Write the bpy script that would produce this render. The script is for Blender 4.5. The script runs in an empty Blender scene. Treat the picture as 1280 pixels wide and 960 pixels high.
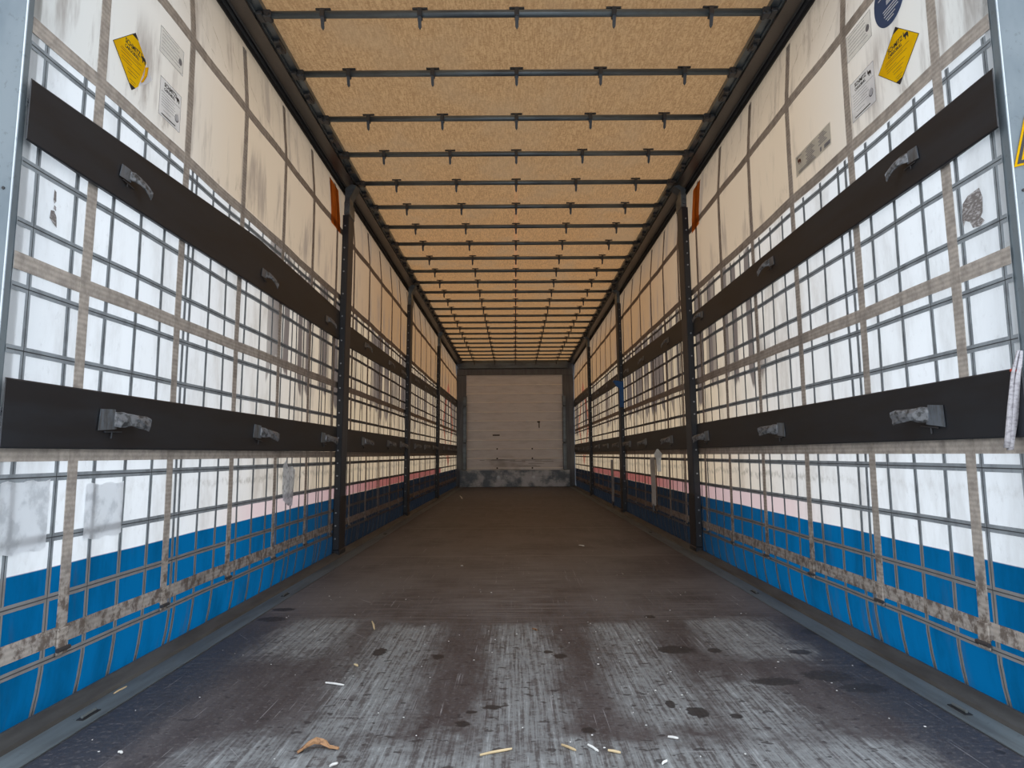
import bpy, bmesh, math, random
from mathutils import Vector, Matrix, noise
C = bpy.context.scene.collection
SC = bpy.context.scene
random.seed(7)

# ------------------------------------------------------------------ camera
PITCH, ROLL = math.atan(.1314), .006
cam_d = bpy.data.cameras.new('camera'); cam = bpy.data.objects.new('camera', cam_d); C.objects.link(cam)
SC.camera = cam
right = Vector((1, 0, 0)); fwd = Vector((0, math.cos(PITCH), math.sin(PITCH))); up = Vector((0, -math.sin(PITCH), math.cos(PITCH)))
r2 = right*math.cos(ROLL) - up*math.sin(ROLL); u2 = right*math.sin(ROLL) + up*math.cos(ROLL)
M3 = Matrix((r2, u2, -fwd)).transposed()
cam.matrix_world = Matrix.Translation((-.02, 0, .69)) @ M3.to_4x4()
cam_d.sensor_width = 36; cam_d.lens = 900*36/1280
cam_d.shift_x = -3/1280; cam_d.shift_y = -30/1280
cam_d.clip_start = .05; cam_d.clip_end = 200

# ------------------------------------------------------------------ light
W = bpy.data.worlds.new('world'); SC.world = W; W.use_nodes = True
wn = W.node_tree.nodes; wl = W.node_tree.links
bg = wn['Background']
tc = wn.new('ShaderNodeTexCoord'); sx = wn.new('ShaderNodeSeparateXYZ'); cr = wn.new('ShaderNodeValToRGB')
wl.new(tc.outputs['Generated'], sx.inputs[0]); wl.new(sx.outputs['Z'], cr.inputs[0]); wl.new(cr.outputs[0], bg.inputs[0])
cr.color_ramp.elements[0].color = (.93, .96, 1, 1); cr.color_ramp.elements[1].color = (.72, .84, 1, 1)
bg.inputs[1].default_value = 2.6
sun_d = bpy.data.lights.new('sun', 'SUN'); sun_d.energy = 1.2; sun_d.angle = .5; sun_d.color = (1, .95, .88)
sun = bpy.data.objects.new('sun', sun_d); C.objects.link(sun)
sun.rotation_euler = (math.radians(-12), math.radians(4), 0)
VS = SC.view_settings
VS.view_transform = 'Standard'; VS.look = 'None'; VS.gamma = 1; VS.use_curve_mapping = False
VS.exposure = -.08

# ------------------------------------------------------------------ node helper
class E:
    """a value inside a material's node tree, with arithmetic"""
    def __init__(s, nt, o): s.nt = nt; s.o = o
    def _m(s, op, *a, clamp=False):
        n = s.nt.nodes.new('ShaderNodeMath'); n.operation = op; n.use_clamp = clamp
        for i, v in enumerate((s,)+a):
            if isinstance(v, E): s.nt.links.new(v.o, n.inputs[i])
            else: n.inputs[i].default_value = v
        return E(s.nt, n.outputs[0])
    def __add__(s, b): return s._m('ADD', b)
    def __radd__(s, b): return s._m('ADD', b)
    def __sub__(s, b): return s._m('SUBTRACT', b)
    def __rsub__(s, b): return (s*-1)+b
    def __mul__(s, b): return s._m('MULTIPLY', b)
    def __rmul__(s, b): return s._m('MULTIPLY', b)
    def __truediv__(s, b): return s._m('DIVIDE', b)
    def abs(s): return s._m('ABSOLUTE')
    def max(s, b): return s._m('MAXIMUM', b)
    def min(s, b): return s._m('MINIMUM', b)
    def step(s, a, b):      # 0 below a, 1 above b (smooth)
        n = s.nt.nodes.new('ShaderNodeMapRange'); n.interpolation_type = 'SMOOTHSTEP'
        s.nt.links.new(s.o, n.inputs[0]); n.inputs[1].default_value = a; n.inputs[2].default_value = b
        if a > b:
            n.inputs[1].default_value = b; n.inputs[2].default_value = a
            n.inputs[3].default_value = 1; n.inputs[4].default_value = 0
        return E(s.nt, n.outputs[0])
    def band(s, a, b, w=.01): return s.step(a-w, a+w)*s.step(b+w, b-w)

class Mat:
    def __init__(s, name):
        s.m = bpy.data.materials.new(name); s.m.use_nodes = True; s.nt = s.m.node_tree
        s.b = s.nt.nodes['Principled BSDF']; s.out = s.nt.nodes['Material Output']
        g = s.nt.nodes.new('ShaderNodeNewGeometry'); sp = s.nt.nodes.new('ShaderNodeSeparateXYZ')
        s.nt.links.new(g.outputs['Position'], sp.inputs[0]); s.pos = g.outputs['Position']
        s.x, s.y, s.z = (E(s.nt, sp.outputs[i]) for i in range(3))
    def vec(s, x, y, z):
        n = s.nt.nodes.new('ShaderNodeCombineXYZ')
        for i, v in enumerate((x, y, z)):
            if isinstance(v, E): s.nt.links.new(v.o, n.inputs[i])
            else: n.inputs[i].default_value = v
        return n.outputs[0]
    def noise(s, sx, sy, sz, detail=4, rough=.6, off=0, scale=1):
        n = s.nt.nodes.new('ShaderNodeTexNoise'); n.inputs['Scale'].default_value = scale
        n.inputs['Detail'].default_value = detail; n.inputs['Roughness'].default_value = rough
        s.nt.links.new(s.vec(s.x*sx+off, s.y*sy+off, s.z*sz), n.inputs['Vector'])
        return E(s.nt, n.outputs[0])
    def cell(s, e):        # random value per unit cell
        n = s.nt.nodes.new('ShaderNodeTexWhiteNoise'); n.noise_dimensions = '1D'
        s.nt.links.new(e._m('FLOOR').o, n.inputs['W']); return E(s.nt, n.outputs[0])
    def mix(s, f, a, b):
        n = s.nt.nodes.new('ShaderNodeMix'); n.data_type = 'RGBA'
        if isinstance(f, E): s.nt.links.new(f.o, n.inputs[0])
        else: n.inputs[0].default_value = f
        for v, i in ((a, 6), (b, 7)):
            if isinstance(v, tuple): n.inputs[i].default_value = (*v[:3], 1)
            else: s.nt.links.new(v, n.inputs[i])
        return n.outputs[2]
    def col(s, c):
        if isinstance(c, tuple): s.b.inputs['Base Color'].default_value = (*c, 1)
        else: s.nt.links.new(c, s.b.inputs['Base Color'])
    def set(s, rough=.6, metal=0, spec=.5):
        s.b.inputs['Roughness'].default_value = rough; s.b.inputs['Metallic'].default_value = metal
        s.b.inputs['Specular IOR Level'].default_value = spec; return s
    def bump(s, e, strength=.3, dist=.01):
        n = s.nt.nodes.new('ShaderNodeBump'); n.inputs['Strength'].default_value = strength; n.inputs['Distance'].default_value = dist
        s.nt.links.new(e.o, n.inputs['Height']); s.nt.links.new(n.outputs[0], s.b.inputs['Normal'])
    def sheet(s, color, trans_col, fac):
        """cloth that lets daylight through: diffuse front + translucent"""
        nt = s.nt; d = nt.nodes.new('ShaderNodeBsdfDiffuse'); t = nt.nodes.new('ShaderNodeBsdfTranslucent'); m = nt.nodes.new('ShaderNodeMixShader')
        for n, c in ((d, color), (t, trans_col)):
            if isinstance(c, tuple): n.inputs[0].default_value = (*c[:3], 1)
            else: nt.links.new(c, n.inputs[0])
        m.inputs[0].default_value = fac
        nt.links.new(d.outputs[0], m.inputs[1]); nt.links.new(t.outputs[0], m.inputs[2]); nt.links.new(m.outputs[0], s.out.inputs[0])

def simple(name, c, rough=.6, metal=0, var=.25, ns=(8, 8, 8), c2=None, thr=(.45, .65)):
    m = Mat(name); n = m.noise(*ns)
    c2 = c2 or tuple(v*(1-var) for v in c)
    m.col(m.mix(n.step(*thr), c, c2)); m.set(rough, metal); return m.m

# ------------------------------------------------------------------ materials
def curtain_material():
    m = Mat('curtain_fabric')
    z, y = m.z, m.y
    grime = m.noise(1, 6, 2.2, 6, .65)
    fine = m.noise(3, 40, 30, 4, .7, 5)
    smud = m.noise(1, 9, 1.6, 5, .6, 3)
    white = m.mix(grime.step(.42, .72), (.82, .845, .86), (.66, .67, .67))
    white = m.mix(fine.step(.58, .74)*.25, white, (.42, .42, .42))
    # upper plain panel: roof's warm bounce painted in by distance, with soot streaks hanging from the seams
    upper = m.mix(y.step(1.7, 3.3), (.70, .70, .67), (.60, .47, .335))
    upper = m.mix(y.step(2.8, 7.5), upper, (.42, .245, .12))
    streak = smud.step(.50, .68)*(z.band(1.83, 2.12, .08)+z.band(2.26, 2.6, .06)).min(1)
    upper = m.mix(streak*.62, upper, (.22, .17, .14))
    crease = (m.z*1.0+(y*.9)+(m.noise(1, 2, 2, 3, .6, 4)*.5))*5.5
    crease = (crease-crease._m('FLOOR')-.5).abs().step(.46, .5)*z.step(2.28, 2.36)*fine.step(.4, .6)
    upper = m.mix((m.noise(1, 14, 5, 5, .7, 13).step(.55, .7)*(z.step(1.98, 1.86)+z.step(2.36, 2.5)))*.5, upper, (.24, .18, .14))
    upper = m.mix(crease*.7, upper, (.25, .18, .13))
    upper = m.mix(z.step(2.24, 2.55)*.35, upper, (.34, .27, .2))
    zz = z.step(1.79, 1.83)
    mid = m.mix(y.step(2.0, 5.2), white, (.64, .485, .315))  # far cream is warm bounce light painted into the cloth
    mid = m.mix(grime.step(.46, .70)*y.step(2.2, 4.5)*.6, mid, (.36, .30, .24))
    # dark vertical patches between the boards
    cy = y/.085
    pat = m.cell(cy+m.noise(1, 1.5, 2.2, 2, .5)*.8).step(.36, .44)
    zn = z + (m.noise(1, 5, 1, 2, .5)-.5)*.5
    pat = pat*zn.band(1.10, 1.82, .02)*y.step(3.0, 3.9)
    pat = pat*m.noise(1, .8, .5, 2, .5, 9).step(.34, .46)
    mid = m.mix(pat*.9, mid, (.13, .10, .09))
    col = m.mix(zz, mid, upper)
    # water-stain line under the lower board
    stain = (z+(m.noise(1, 7, 1, 4, .7)-.5)*.10-.585).abs().step(.022, .004)*fine.step(.40, .62)
    col = m.mix(stain*.6*z.step(.7, .66)*(y.step(2.3, 4.0)*.8+.2), col, (.25, .21, .16))
    # printed stripes: red, then blue; the blue is darker towards the far end
    zs = z + (m.noise(0, 2, 0, 1, .5)-.5)*.006
    redf = y.step(2.6, 6.6)*y.step(12.05, 12.0)
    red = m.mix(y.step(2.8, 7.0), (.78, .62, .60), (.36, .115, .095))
    col = m.mix(zs.band(.404, .487, .002)*redf.step(0, .12), col, red)
    # red diamond print in the last bay
    dm = ((y-13.35).abs()/.95 + (z-1.25).abs()/.72 - 1).abs().step(.13, .08)*y.step(12.1, 12.15)
    col = m.mix(dm*.8*z.step(.42, .44), col, (.45, .12, .07))
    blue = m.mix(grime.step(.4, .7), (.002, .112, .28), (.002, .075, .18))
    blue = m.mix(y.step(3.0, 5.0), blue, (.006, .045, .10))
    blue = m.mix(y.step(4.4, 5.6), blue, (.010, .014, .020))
    blue = m.mix(smud.step(.55, .75)*.5, blue, (.06, .05, .04))
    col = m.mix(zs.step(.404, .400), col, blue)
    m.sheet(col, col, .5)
    return m.m
M = {}
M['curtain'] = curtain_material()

m = Mat('roof_tarpaulin')
w1 = m.noise(140, 18, 1, 3, .7); w2 = m.noise(2.2, 1.6, 1, 5, .6)
w3 = m.noise(90, 90, 1, 2, .5, 4)
c = m.mix(m.y.step(3, 8), (.30, .18, .085), (.36, .18, .07))
c = m.mix(w1.step(.38, .62)*.75, c, (.20, .11, .05))
c = m.mix(w3.step(.5, .65)*.6, c, (.17, .09, .04))
c = m.mix(w2.step(.45, .7)*.5, c, (.24, .155, .085))
c = m.mix(m.x.abs().step(.02, .012)*.25*m.y.step(4, 7), c, (.5, .18, .08))
m.sheet(c, c, .5); M['tarp'] = m.m

def deck_point(px, py):
    d = fwd + r2*(px-643)/900 - u2*(py-450)/900
    k = (.02-.69)/d.z; return -.02+d.x*k, d.y*k
SPOTS = []
for (px_, py_, w_, h_) in ((845, 812, 24, 5), (893, 813, 9, 3), (970, 852, 30, 5), (1035, 845, 30, 7), (872, 890, 13, 7), (735, 913, 9, 4), (615, 884, 12, 3), (590, 890, 8, 2), (577, 905, 9, 4), (700, 820, 8, 3), (812, 771, 7, 2), (548, 821, 7, 3), (355, 762, 14, 2), (340, 774, 18, 3),
                           (838, 880, 6, 5), (1000, 815, 14, 3), (920, 895, 8, 3), (1080, 860, 30, 6), (1090, 833, 14, 3), (475, 815, 8, 5), (1250, 940, 6, 3), (1272, 770, 8, 2), (685, 815, 6, 2), (1020, 790, 20, 4)):
    c_ = deck_point(px_, py_); e_ = deck_point(px_+w_, py_); f_ = deck_point(px_, py_+h_)
    SPOTS.append((c_[0], c_[1], abs(e_[0]-c_[0]), abs(f_[1]-c_[1])))
m = Mat('floor_plywood')
x, y = m.x, m.y
g1 = m.noise(14, 2.2, 1, 6, .7); g2 = m.noise(3, 34, 1, 5, .7, 2); g3 = m.noise(60, 60, 1, 4, .75, 6); g4 = m.noise(1.6, 1.1, 1, 4, .6, 11)
g5 = m.noise(120, 9, 1, 4, .7, 1)
base = m.mix(g1.step(.35, .7), (.044, .034, .034), (.080, .070, .070))
base = m.mix(g2.step(.46, .64)*.75*y.step(2.6, 3.2), base, (.135, .12, .115))
g8 = m.noise(1.1, 42, 1, 4, .7, 77); g9 = m.noise(.9, .5, 1, 3, .6, 78)
base = m.mix(g8.step(.54, .64)*y.step(2.9, 3.4)*.6, base, (.030, .023, .022))
base = m.mix(g9.step(.5, .62)*y.step(3.2, 4)*.5, base, (.045, .030, .027))
base = m.mix(g4.step(.36, .60)*y.step(2.9, 3.4)*y.step(9.5, 5.0)*.55, base, (.165, .15, .145))
base = m.mix((x+.02).abs().step(.32, .05)*y.step(2.9, 3.3)*y.step(6.5, 4.2)*g2.step(.4, .62)*.55, base, (.19, .18, .175))
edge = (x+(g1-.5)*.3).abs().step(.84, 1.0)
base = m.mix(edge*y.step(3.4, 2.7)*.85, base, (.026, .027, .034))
base = m.mix(g3.step(.52, .66)*.5, base, (.16, .145, .145))
blk = m.noise(55, 75, 1, 3, .7, 23)
base = m.mix(blk.step(.56, .64)*y.step(3.1, 2.8)*.6, base, (.03, .024, .026))
# scuffed tracks near the loading edge where the film is worn to grey
def track(a, b, ya, yb, w=.07):
    return (x+(m.noise(7, 2.5, 1, 5, .7, a*7)-.5)*.26).band(a, b, w)*(y+(m.noise(5, 5, 1, 4, .7, b*5)-.5)*.45).band(ya, yb, .09)
tr = track(-.55, -.32, 1.78, 3.0)
for t in ((-.92, -.66, 2.5, 3.1), (-.11, .10, 1.78, 3.0), (.27, .48, 1.85, 2.98), (.68, .98, 2.5, 3.05), (.5, .72, 1.85, 2.25), (-.75, .9, 1.5, 1.80)):
    tr = tr.max(track(*t))
g6 = m.noise(95, 2.6, 1, 4, .75, 14); g7 = m.noise(20, 14, 1, 5, .75, 52)
brk = (g6*.5+g3*.25+g7*.25).step(.43, .53)
base = m.mix(tr*.30, base, (.15, .152, .15))
base = m.mix(tr*brk*.9, base, (.22, .228, .225))
base = m.mix(tr*(g6*.6+g7*.4).step(.55, .62)*.8, base, (.34, .352, .35))
grz = m.noise(5, 5, 1, 3, .6, 8)
sc1 = m.noise(180, 1.6, 1, 2, .6, 3).step(.66, .69)*grz.step(.44, .56)
sc2 = m.noise(1.4, 210, 1, 2, .6, 4).step(.68, .71)*m.noise(4, 4, 1, 3, .6, 18).step(.46, .56)
xr = m.x*.8+m.y*.6; 
n_ = m.nt.nodes.new('ShaderNodeTexNoise'); n_.inputs['Scale'].default_value = 1; n_.inputs['Detail'].default_value = 2
m.nt.links.new(m.vec(xr*150, (m.y*.8-m.x*.6)*2, 0.0), n_.inputs['Vector'])
sc3 = E(m.nt, n_.outputs[0]).step(.70, .73)*m.noise(3, 3, 1, 3, .6, 28).step(.52, .6)
base = m.mix(sc1.max(sc2).max(sc3)*.6, base, (.34, .33, .33))
# oily blotches and burnt spots, each with its own place and ragged rim
rim = (m.noise(45, 60, 1, 5, .75, 61)-.5)*3.2
spots = None
for (sx_, sy_, rx, ry) in SPOTS:
    e = ((x-sx_)/rx)*((x-sx_)/rx)+((y-sy_)/ry)*((y-sy_)/ry)+rim
    e = e.step(1.15, .85); spots = e if spots is None else spots.max(e)
base = m.mix(spots*.92, base, (.014, .012, .013))
bl2 = m.noise(26, 34, 1, 2, .5, 41).step(.63, .67)*y.step(3.0, 2.7)
base = m.mix(bl2*.75, base, (.022, .018, .02))
# plank joints across the deck
for yy in (4.93, 6.78, 9.36, 11.94):
    base = m.mix((y-yy).abs().step(.022, .010)*.6, base, (.19, .17, .16))
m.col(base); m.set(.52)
rr = g3*.25+.40-edge*y.step(3.2, 2.6)*.10; m.nt.links.new(rr.o, m.b.inputs['Roughness']); m.bump(g3*.5+g2*.5, .25, .004)
M['floor'] = m.m

def film(name, c, c2, fac=.4, ns=(8, 8, 8)):
    m = Mat(name); cc = m.mix(m.noise(*ns).step(.45, .65), c, c2); m.sheet(cc, cc, fac); return m.m
def metal_mat(name, c, c2, rough=.45, metal=.6, ns=(20, 3, 20)):
    m = Mat(name); n = m.noise(*ns); n2 = m.noise(60, 60, 60, 3, .6, 4)
    cc = m.mix(n.step(.35, .7), c, c2); cc = m.mix(n2.step(.6, .7)*.4, cc, tuple(v*.5 for v in c))
    m.col(cc); m.set(rough, metal); return m.m
M['galv'] = metal_mat('galvanised_steel', (.19, .225, .245), (.13, .165, .19), .55, .2, (6, 6, 3))
M['galv_edge'] = metal_mat('bright_galvanised_edge', (.62, .68, .72), (.45, .5, .55), .35, .4, (6, 6, 3))
M['dark_steel'] = metal_mat('dark_painted_steel', (.045, .052, .062), (.07, .065, .065), .42, .35)
M['rod'] = metal_mat('dull_zinc_tube', (.15, .18, .20), (.09, .105, .12), .36, .5, (4, 10, 10))
M['beam'] = metal_mat('roof_beam_aluminium', (.12, .105, .095), (.075, .07, .066), .38, .55, (12, 1.2, 12))
M['rail'] = metal_mat('curtain_track_aluminium', (.13, .135, .14), (.08, .08, .085), .4, .5, (12, 1.2, 12))
M['black'] = simple('black_gap', (.008, .009, .012), .7)
M['post'] = metal_mat('stanchion_steel', (.042, .056, .080), (.028, .036, .05), .42, .4, (20, 20, 2))
M['post_black'] = simple('black_lacquer', (.012, .013, .017), .45)
M['dot'] = simple('bright_dot', (.32, .33, .35), .4, .3)
M['board'] = simple('dark_side_board', (.017, .020, .025), .5, 0, ns=(2, 2, 14), c2=(.012, .012, .014), thr=(.35, .7))
mm = Mat('webbing'); a = mm.noise(1, 30, 30, 5, .7); b = mm.noise(1, 3, 3, 3, .6, 7)
wv = (mm.z*420)._m('SINE')*.5+.5
cc = mm.mix(a.step(.35, .7), (.54, .48, .42), (.36, .32, .285)); cc = mm.mix(wv*.25, cc, (.18, .16, .14)); cc = mm.mix(b.step(.55, .7)*.4, cc, (.17, .15, .13))
cc = mm.mix(mm.z.step(.42, .3)*a.step(.45, .6)*.7, cc, (.12, .085, .065))
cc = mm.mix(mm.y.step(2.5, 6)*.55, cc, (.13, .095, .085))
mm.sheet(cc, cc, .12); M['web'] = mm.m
mm = Mat('reinforcement_tape'); a = mm.noise(1, 20, 20, 4, .6)
cc = mm.mix(a.step(.4, .7), (.32, .35, .37), (.23, .25, .265)); cc = mm.mix(mm.z.step(.41, .39)*.6, cc, (.28, .25, .22))
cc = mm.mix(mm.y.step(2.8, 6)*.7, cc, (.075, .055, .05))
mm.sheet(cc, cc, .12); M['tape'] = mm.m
M['tape_seam'] = simple('dark_seam_thread', (.055, .06, .065), .8)  # dark line down the middle of each tape
M['sill'] = metal_mat('deck_edge_profile', (.16, .185, .19), (.10, .11, .11), .5, .3, (20, 2, 20))
M['sill_dirty'] = metal_mat('dirty_outer_profile', (.085, .085, .082), (.05, .048, .045), .6, .2, (20, 3, 20))
m = Mat('bulkhead_panel'); n = m.noise(3, 3, 12, 5, .65); n2 = m.noise(1.3, 1, 2, 3, .6, 5)
cc = m.mix(n.step(.4, .75), (.72, .755, .83), (.60, .63, .70))
cc = m.mix(n2.step(.5, .7)*m.z.step(.75, .5)*.8, cc, (.30, .30, .32)); m.col(cc); m.set(.5); M['panel'] = m.m
M['panel_ridge'] = simple('panel_ridge_paint', (.95, .96, .98), .45, c2=(.88, .89, .92))
m = Mat('kick_plate_galvanised'); n = m.noise(3.5, 3, 3.5, 6, .65); n2 = m.noise(2, 2, 30, 4, .7, 3)
cc = m.mix(n.step(.42, .62), (.13, .17, .22), (.50, .54, .60)); cc = m.mix(n2.step(.55, .7)*.4, cc, (.06, .07, .08)); m.col(cc); m.set(.5, .3); M['kick'] = m.m
M['column'] = metal_mat('corner_post_steel', (.13, .14, .155), (.09, .095, .11), .45, .3, (20, 20, 2))
M['yellow'] = film('yellow_vinyl', (.90, .56, .01), (.82, .48, .01))
M['white_vinyl'] = film('white_vinyl', (.94, .95, .97), (.84, .85, .88), .55)
M['ink'] = simple('black_ink', (.02, .02, .022), .6)
M['ink_grey'] = simple('grey_ink', (.2, .2, .22), .6)
M['ink_brown'] = simple('brown_ink', (.10, .03, .02), .6)
M['navy'] = simple('navy_vinyl', (.03, .07, .17), .5)
M['cert'] = film('grey_certificate', (.62, .60, .54), (.52, .50, .45))
M['clear_patch'] = film('white_repair_patch', (.86, .88, .90), (.66, .68, .70), .5, (9, 18, 18))
M['foil'] = simple('silvery_plastic_strap', (.17, .175, .185), .35, .2, ns=(60, 60, 60), c2=(.05, .05, .05))
M['plate'] = metal_mat('strap_plate_steel', (.22, .26, .31), (.12, .12, .12), .3, .6, (40, 40, 10))
M['cloth_strap'] = simple('pale_woven_strap', (.48, .46, .48), .8, ns=(50, 50, 160), c2=(.30, .28, .30))
M['blue_strap'] = simple('blue_strap', (.01, .09, .30), .6)
M['orange'] = Mat('orange_film'); om = M['orange']; oc = om.mix(om.noise(6, 12, 3).step(.4, .7), (.75, .27, .05), (.45, .14, .03)); om.sheet(oc, oc, .6); M['orange'] = om.m
M['straw'] = simple('straw', (.62, .48, .28), .8, c2=(.45, .33, .18))
M['chip'] = simple('white_chip', (.75, .74, .70), .7)
M['bark'] = simple('dry_leaf', (.35, .19, .09), .8, ns=(60, 60, 60), c2=(.14, .07, .04))
M['asphalt'] = simple('asphalt', (.26, .26, .25), .9, ns=(2, 2, 2))

# ------------------------------------------------------------------ mesh helpers
def obj(name, bm, mats, parent=None, smooth=False, loc=None):
    me = bpy.data.meshes.new(name); bm.to_mesh(me); bm.free()
    for q in (mats if isinstance(mats, (list, tuple)) else [mats]): me.materials.append(q)
    if smooth:
        for p in me.polygons: p.use_smooth = True
    o = bpy.data.objects.new(name, me); C.objects.link(o)
    if parent: o.parent = parent
    if loc: o.location = loc
    return o
def tag(o, label=None, cat=None, group=None, kind=None):
    if label: o['label'] = label
    if cat: o['category'] = cat
    if group: o['group'] = group
    if kind: o['kind'] = kind
    return o
def empty(name, loc=(0, 0, 0), **k):
    o = bpy.data.objects.new(name, None); C.objects.link(o); o.location = loc; o.empty_display_size = .1
    return tag(o, **k)
def nb(): return bmesh.new()
def box(bm, x0, x1, y0, y1, z0, z1, bev=0, mi=0):
    r = bmesh.ops.create_cube(bm, size=1); vs = r['verts']
    for v in vs:
        v.co = Vector((x0+(v.co.x+.5)*(x1-x0), y0+(v.co.y+.5)*(y1-y0), z0+(v.co.z+.5)*(z1-z0)))
    fs = list({f for v in vs for f in v.link_faces})
    for f in fs: f.material_index = mi
    if bev:
        es = list({e for v in vs for e in v.link_edges})
        bmesh.ops.bevel(bm, geom=es, offset=bev, segments=1, affect='EDGES')
    return bm
def cyl(bm, a, b, r, n=12, r2=None, mi=0):
    a, b = Vector(a), Vector(b); d = b-a; r2 = r if r2 is None else r2
    q = d.to_track_quat('Z', 'Y').to_matrix()
    A = [bm.verts.new(a+q@Vector((r*math.cos(t), r*math.sin(t), 0))) for t in [2*math.pi*i/n for i in range(n)]]
    B = [bm.verts.new(b+q@Vector((r2*math.cos(t), r2*math.sin(t), 0))) for t in [2*math.pi*i/n for i in range(n)]]
    for i in range(n):
        bm.faces.new((A[i], A[(i+1) % n], B[(i+1) % n], B[i])).material_index = mi
    bm.faces.new(A[::-1]).material_index = mi; bm.faces.new(B).material_index = mi
    return bm
def prism_y(bm, pts, y0, y1, mi=0, segs=1):
    """profile in XZ swept along Y"""
    rings = []
    for k in range(segs+1):
        y = y0+(y1-y0)*k/segs
        rings.append([bm.verts.new((p[0], y, p[1])) for p in pts])
    n = len(pts)
    for a, b in zip(rings, rings[1:]):
        for i in range(n): bm.faces.new((a[i], a[(i+1) % n], b[(i+1) % n], b[i])).material_index = mi
    bm.faces.new(rings[0][::-1]).material_index = mi; bm.faces.new(rings[-1]).material_index = mi
    bmesh.ops.recalc_face_normals(bm, faces=bm.faces[:])
    return bm
def poly_plate(bm, pts, t, mi=0):
    """outline in local XY, thickness t along local Z"""
    a = [bm.verts.new((p[0], p[1], 0)) for p in pts]; b = [bm.verts.new((p[0], p[1], t)) for p in pts]
    n = len(pts)
    bm.faces.new(a[::-1]).material_index = mi; bm.faces.new(b).material_index = mi
    for i in range(n): bm.faces.new((a[i], a[(i+1) % n], b[(i+1) % n], b[i])).material_index = mi
    bmesh.ops.recalc_face_normals(bm, faces=bm.faces[:])
    return bm
ORD = ['first', 'second', 'third', 'fourth', 'fifth', 'sixth', 'seventh', 'eighth', 'ninth', 'tenth', 'eleventh', 'twelfth', 'thirteenth', 'fourteenth', 'fifteenth',
       'sixteenth', 'seventeenth', 'eighteenth', 'nineteenth', 'twentieth', 'twenty-first', 'twenty-second', 'twenty-third', 'twenty-fourth', 'twenty-fifth', 'twenty-sixth', 'twenty-seventh']
FZ = .02; YE = 15.3; Y0S = {-1: 1.7235, 1: 1.7865}
SIDE = {-1: 'left', 1: 'right'}

# ------------------------------------------------------------------ setting
bm = nb(); box(bm, -40, 40, -30, 45, -1.35, -1.25); tag(obj('ground', bm, M['asphalt']), kind='structure')
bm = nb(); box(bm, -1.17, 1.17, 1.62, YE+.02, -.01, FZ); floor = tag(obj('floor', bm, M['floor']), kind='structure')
bm = nb(); box(bm, -1.25, 1.25, 1.40, 1.62, -.14, FZ-.004, .004); tag(obj('trim_3', bm, M['galv']), kind='structure')
for s, nm in ((-1, 'trim_1'), (1, 'trim_2')):
    t = empty(nm, kind='structure')
    bm = nb(); prism_y(bm, [(s*1.10, FZ+.0005), (s*1.10, FZ+.003), (s*1.178, FZ+.004), (s*1.178, FZ+.0005)], 1.62, YE, segs=4); obj('inner_strip', bm, M['sill'], t)
    bm = nb(); prism_y(bm, [(s*1.17, -.06), (s*1.178, FZ+.001), (s*1.186, FZ+.012), (s*1.225, FZ+.030), (s*1.238, FZ+.026), (s*1.238, -.06)], 1.62, YE, segs=4); obj('outer_strip', bm, M['sill_dirty'], t)
    # recessed lashing ring
    for k, yy in enumerate((1.98, 3.6, 6.3)):
        bm = nb(); box(bm, s*1.135-.010, s*1.135+.010, yy-.04, yy+.04, FZ+.003, FZ+.0055, .001); lo = obj('lashing_ring_pocket', bm, M['black'], t)
        bm = nb(); cyl(bm, (s*1.135, yy-.03, FZ+.009), (s*1.135, yy+.03, FZ+.009), .004, 8); obj('lashing_ring', bm, M['sill'], lo)

# curtains -----------------------------------------------------------
def bulge(s, y, z):
    b = .0022*math.sin(y*5.1+s)+.0018*math.sin(y*11+z*4)
    if z < .17: b += (.17-max(z, .03))**2*.9
    if z > 2.3: b += (z-2.3)*.08
    return b
def cx(s, y, z, inset=0): return s*(1.251+bulge(s, y, z)-inset)
def grid_strip(bm, s, ys, zs, inset, mi=0):
    vv = [[bm.verts.new((cx(s, y, z, inset), y, z)) for z in zs] for y in ys]
    for i in range(len(ys)-1):
        for j in range(len(zs)-1): bm.faces.new((vv[i][j], vv[i+1][j], vv[i+1][j+1], vv[i][j+1])).material_index = mi
def lin(a, b, n): return [a+(b-a)*i/n for i in range(n+1)]
def thick_strip(s, y0, y1, z0, z1, ny, nz, t, seam=0, vertical=True, inset=.0012):
    """a tape sewn on the cloth: front at inset+t, edges folded to the cloth, optional seam line"""
    bm = nb()
    ys, zs = lin(y0, y1, ny), lin(z0, z1, nz)
    grid_strip(bm, s, ys, zs, inset+t)
    grid_strip(bm, s, [y0, y0+1e-4], zs, inset); grid_strip(bm, s, [y1-1e-4, y1], zs, inset)
    # side walls
    def wall(path):
        a = [bm.verts.new((cx(s, y, z, inset+t), y, z)) for y, z in path]; b = [bm.verts.new((cx(s, y, z, inset), y, z)) for y, z in path]
        for i in range(len(path)-1): bm.faces.new((a[i], a[i+1], b[i+1], b[i]))
    wall([(y0, z) for z in zs]); wall([(y1, z) for z in zs]); wall([(y, z0) for y in ys]); wall([(y, z1) for y in ys])
    if seam:
        if vertical:
            yc = (y0+y1)/2; grid_strip(bm, s, [yc-seam/2, yc+seam/2], zs, inset+t+.0004, 1)
        else:
            zc = (z0+z1)/2; grid_strip(bm, s, ys, [zc-seam/2, zc+seam/2], inset+t+.0004, 1)
    return bm
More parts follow.
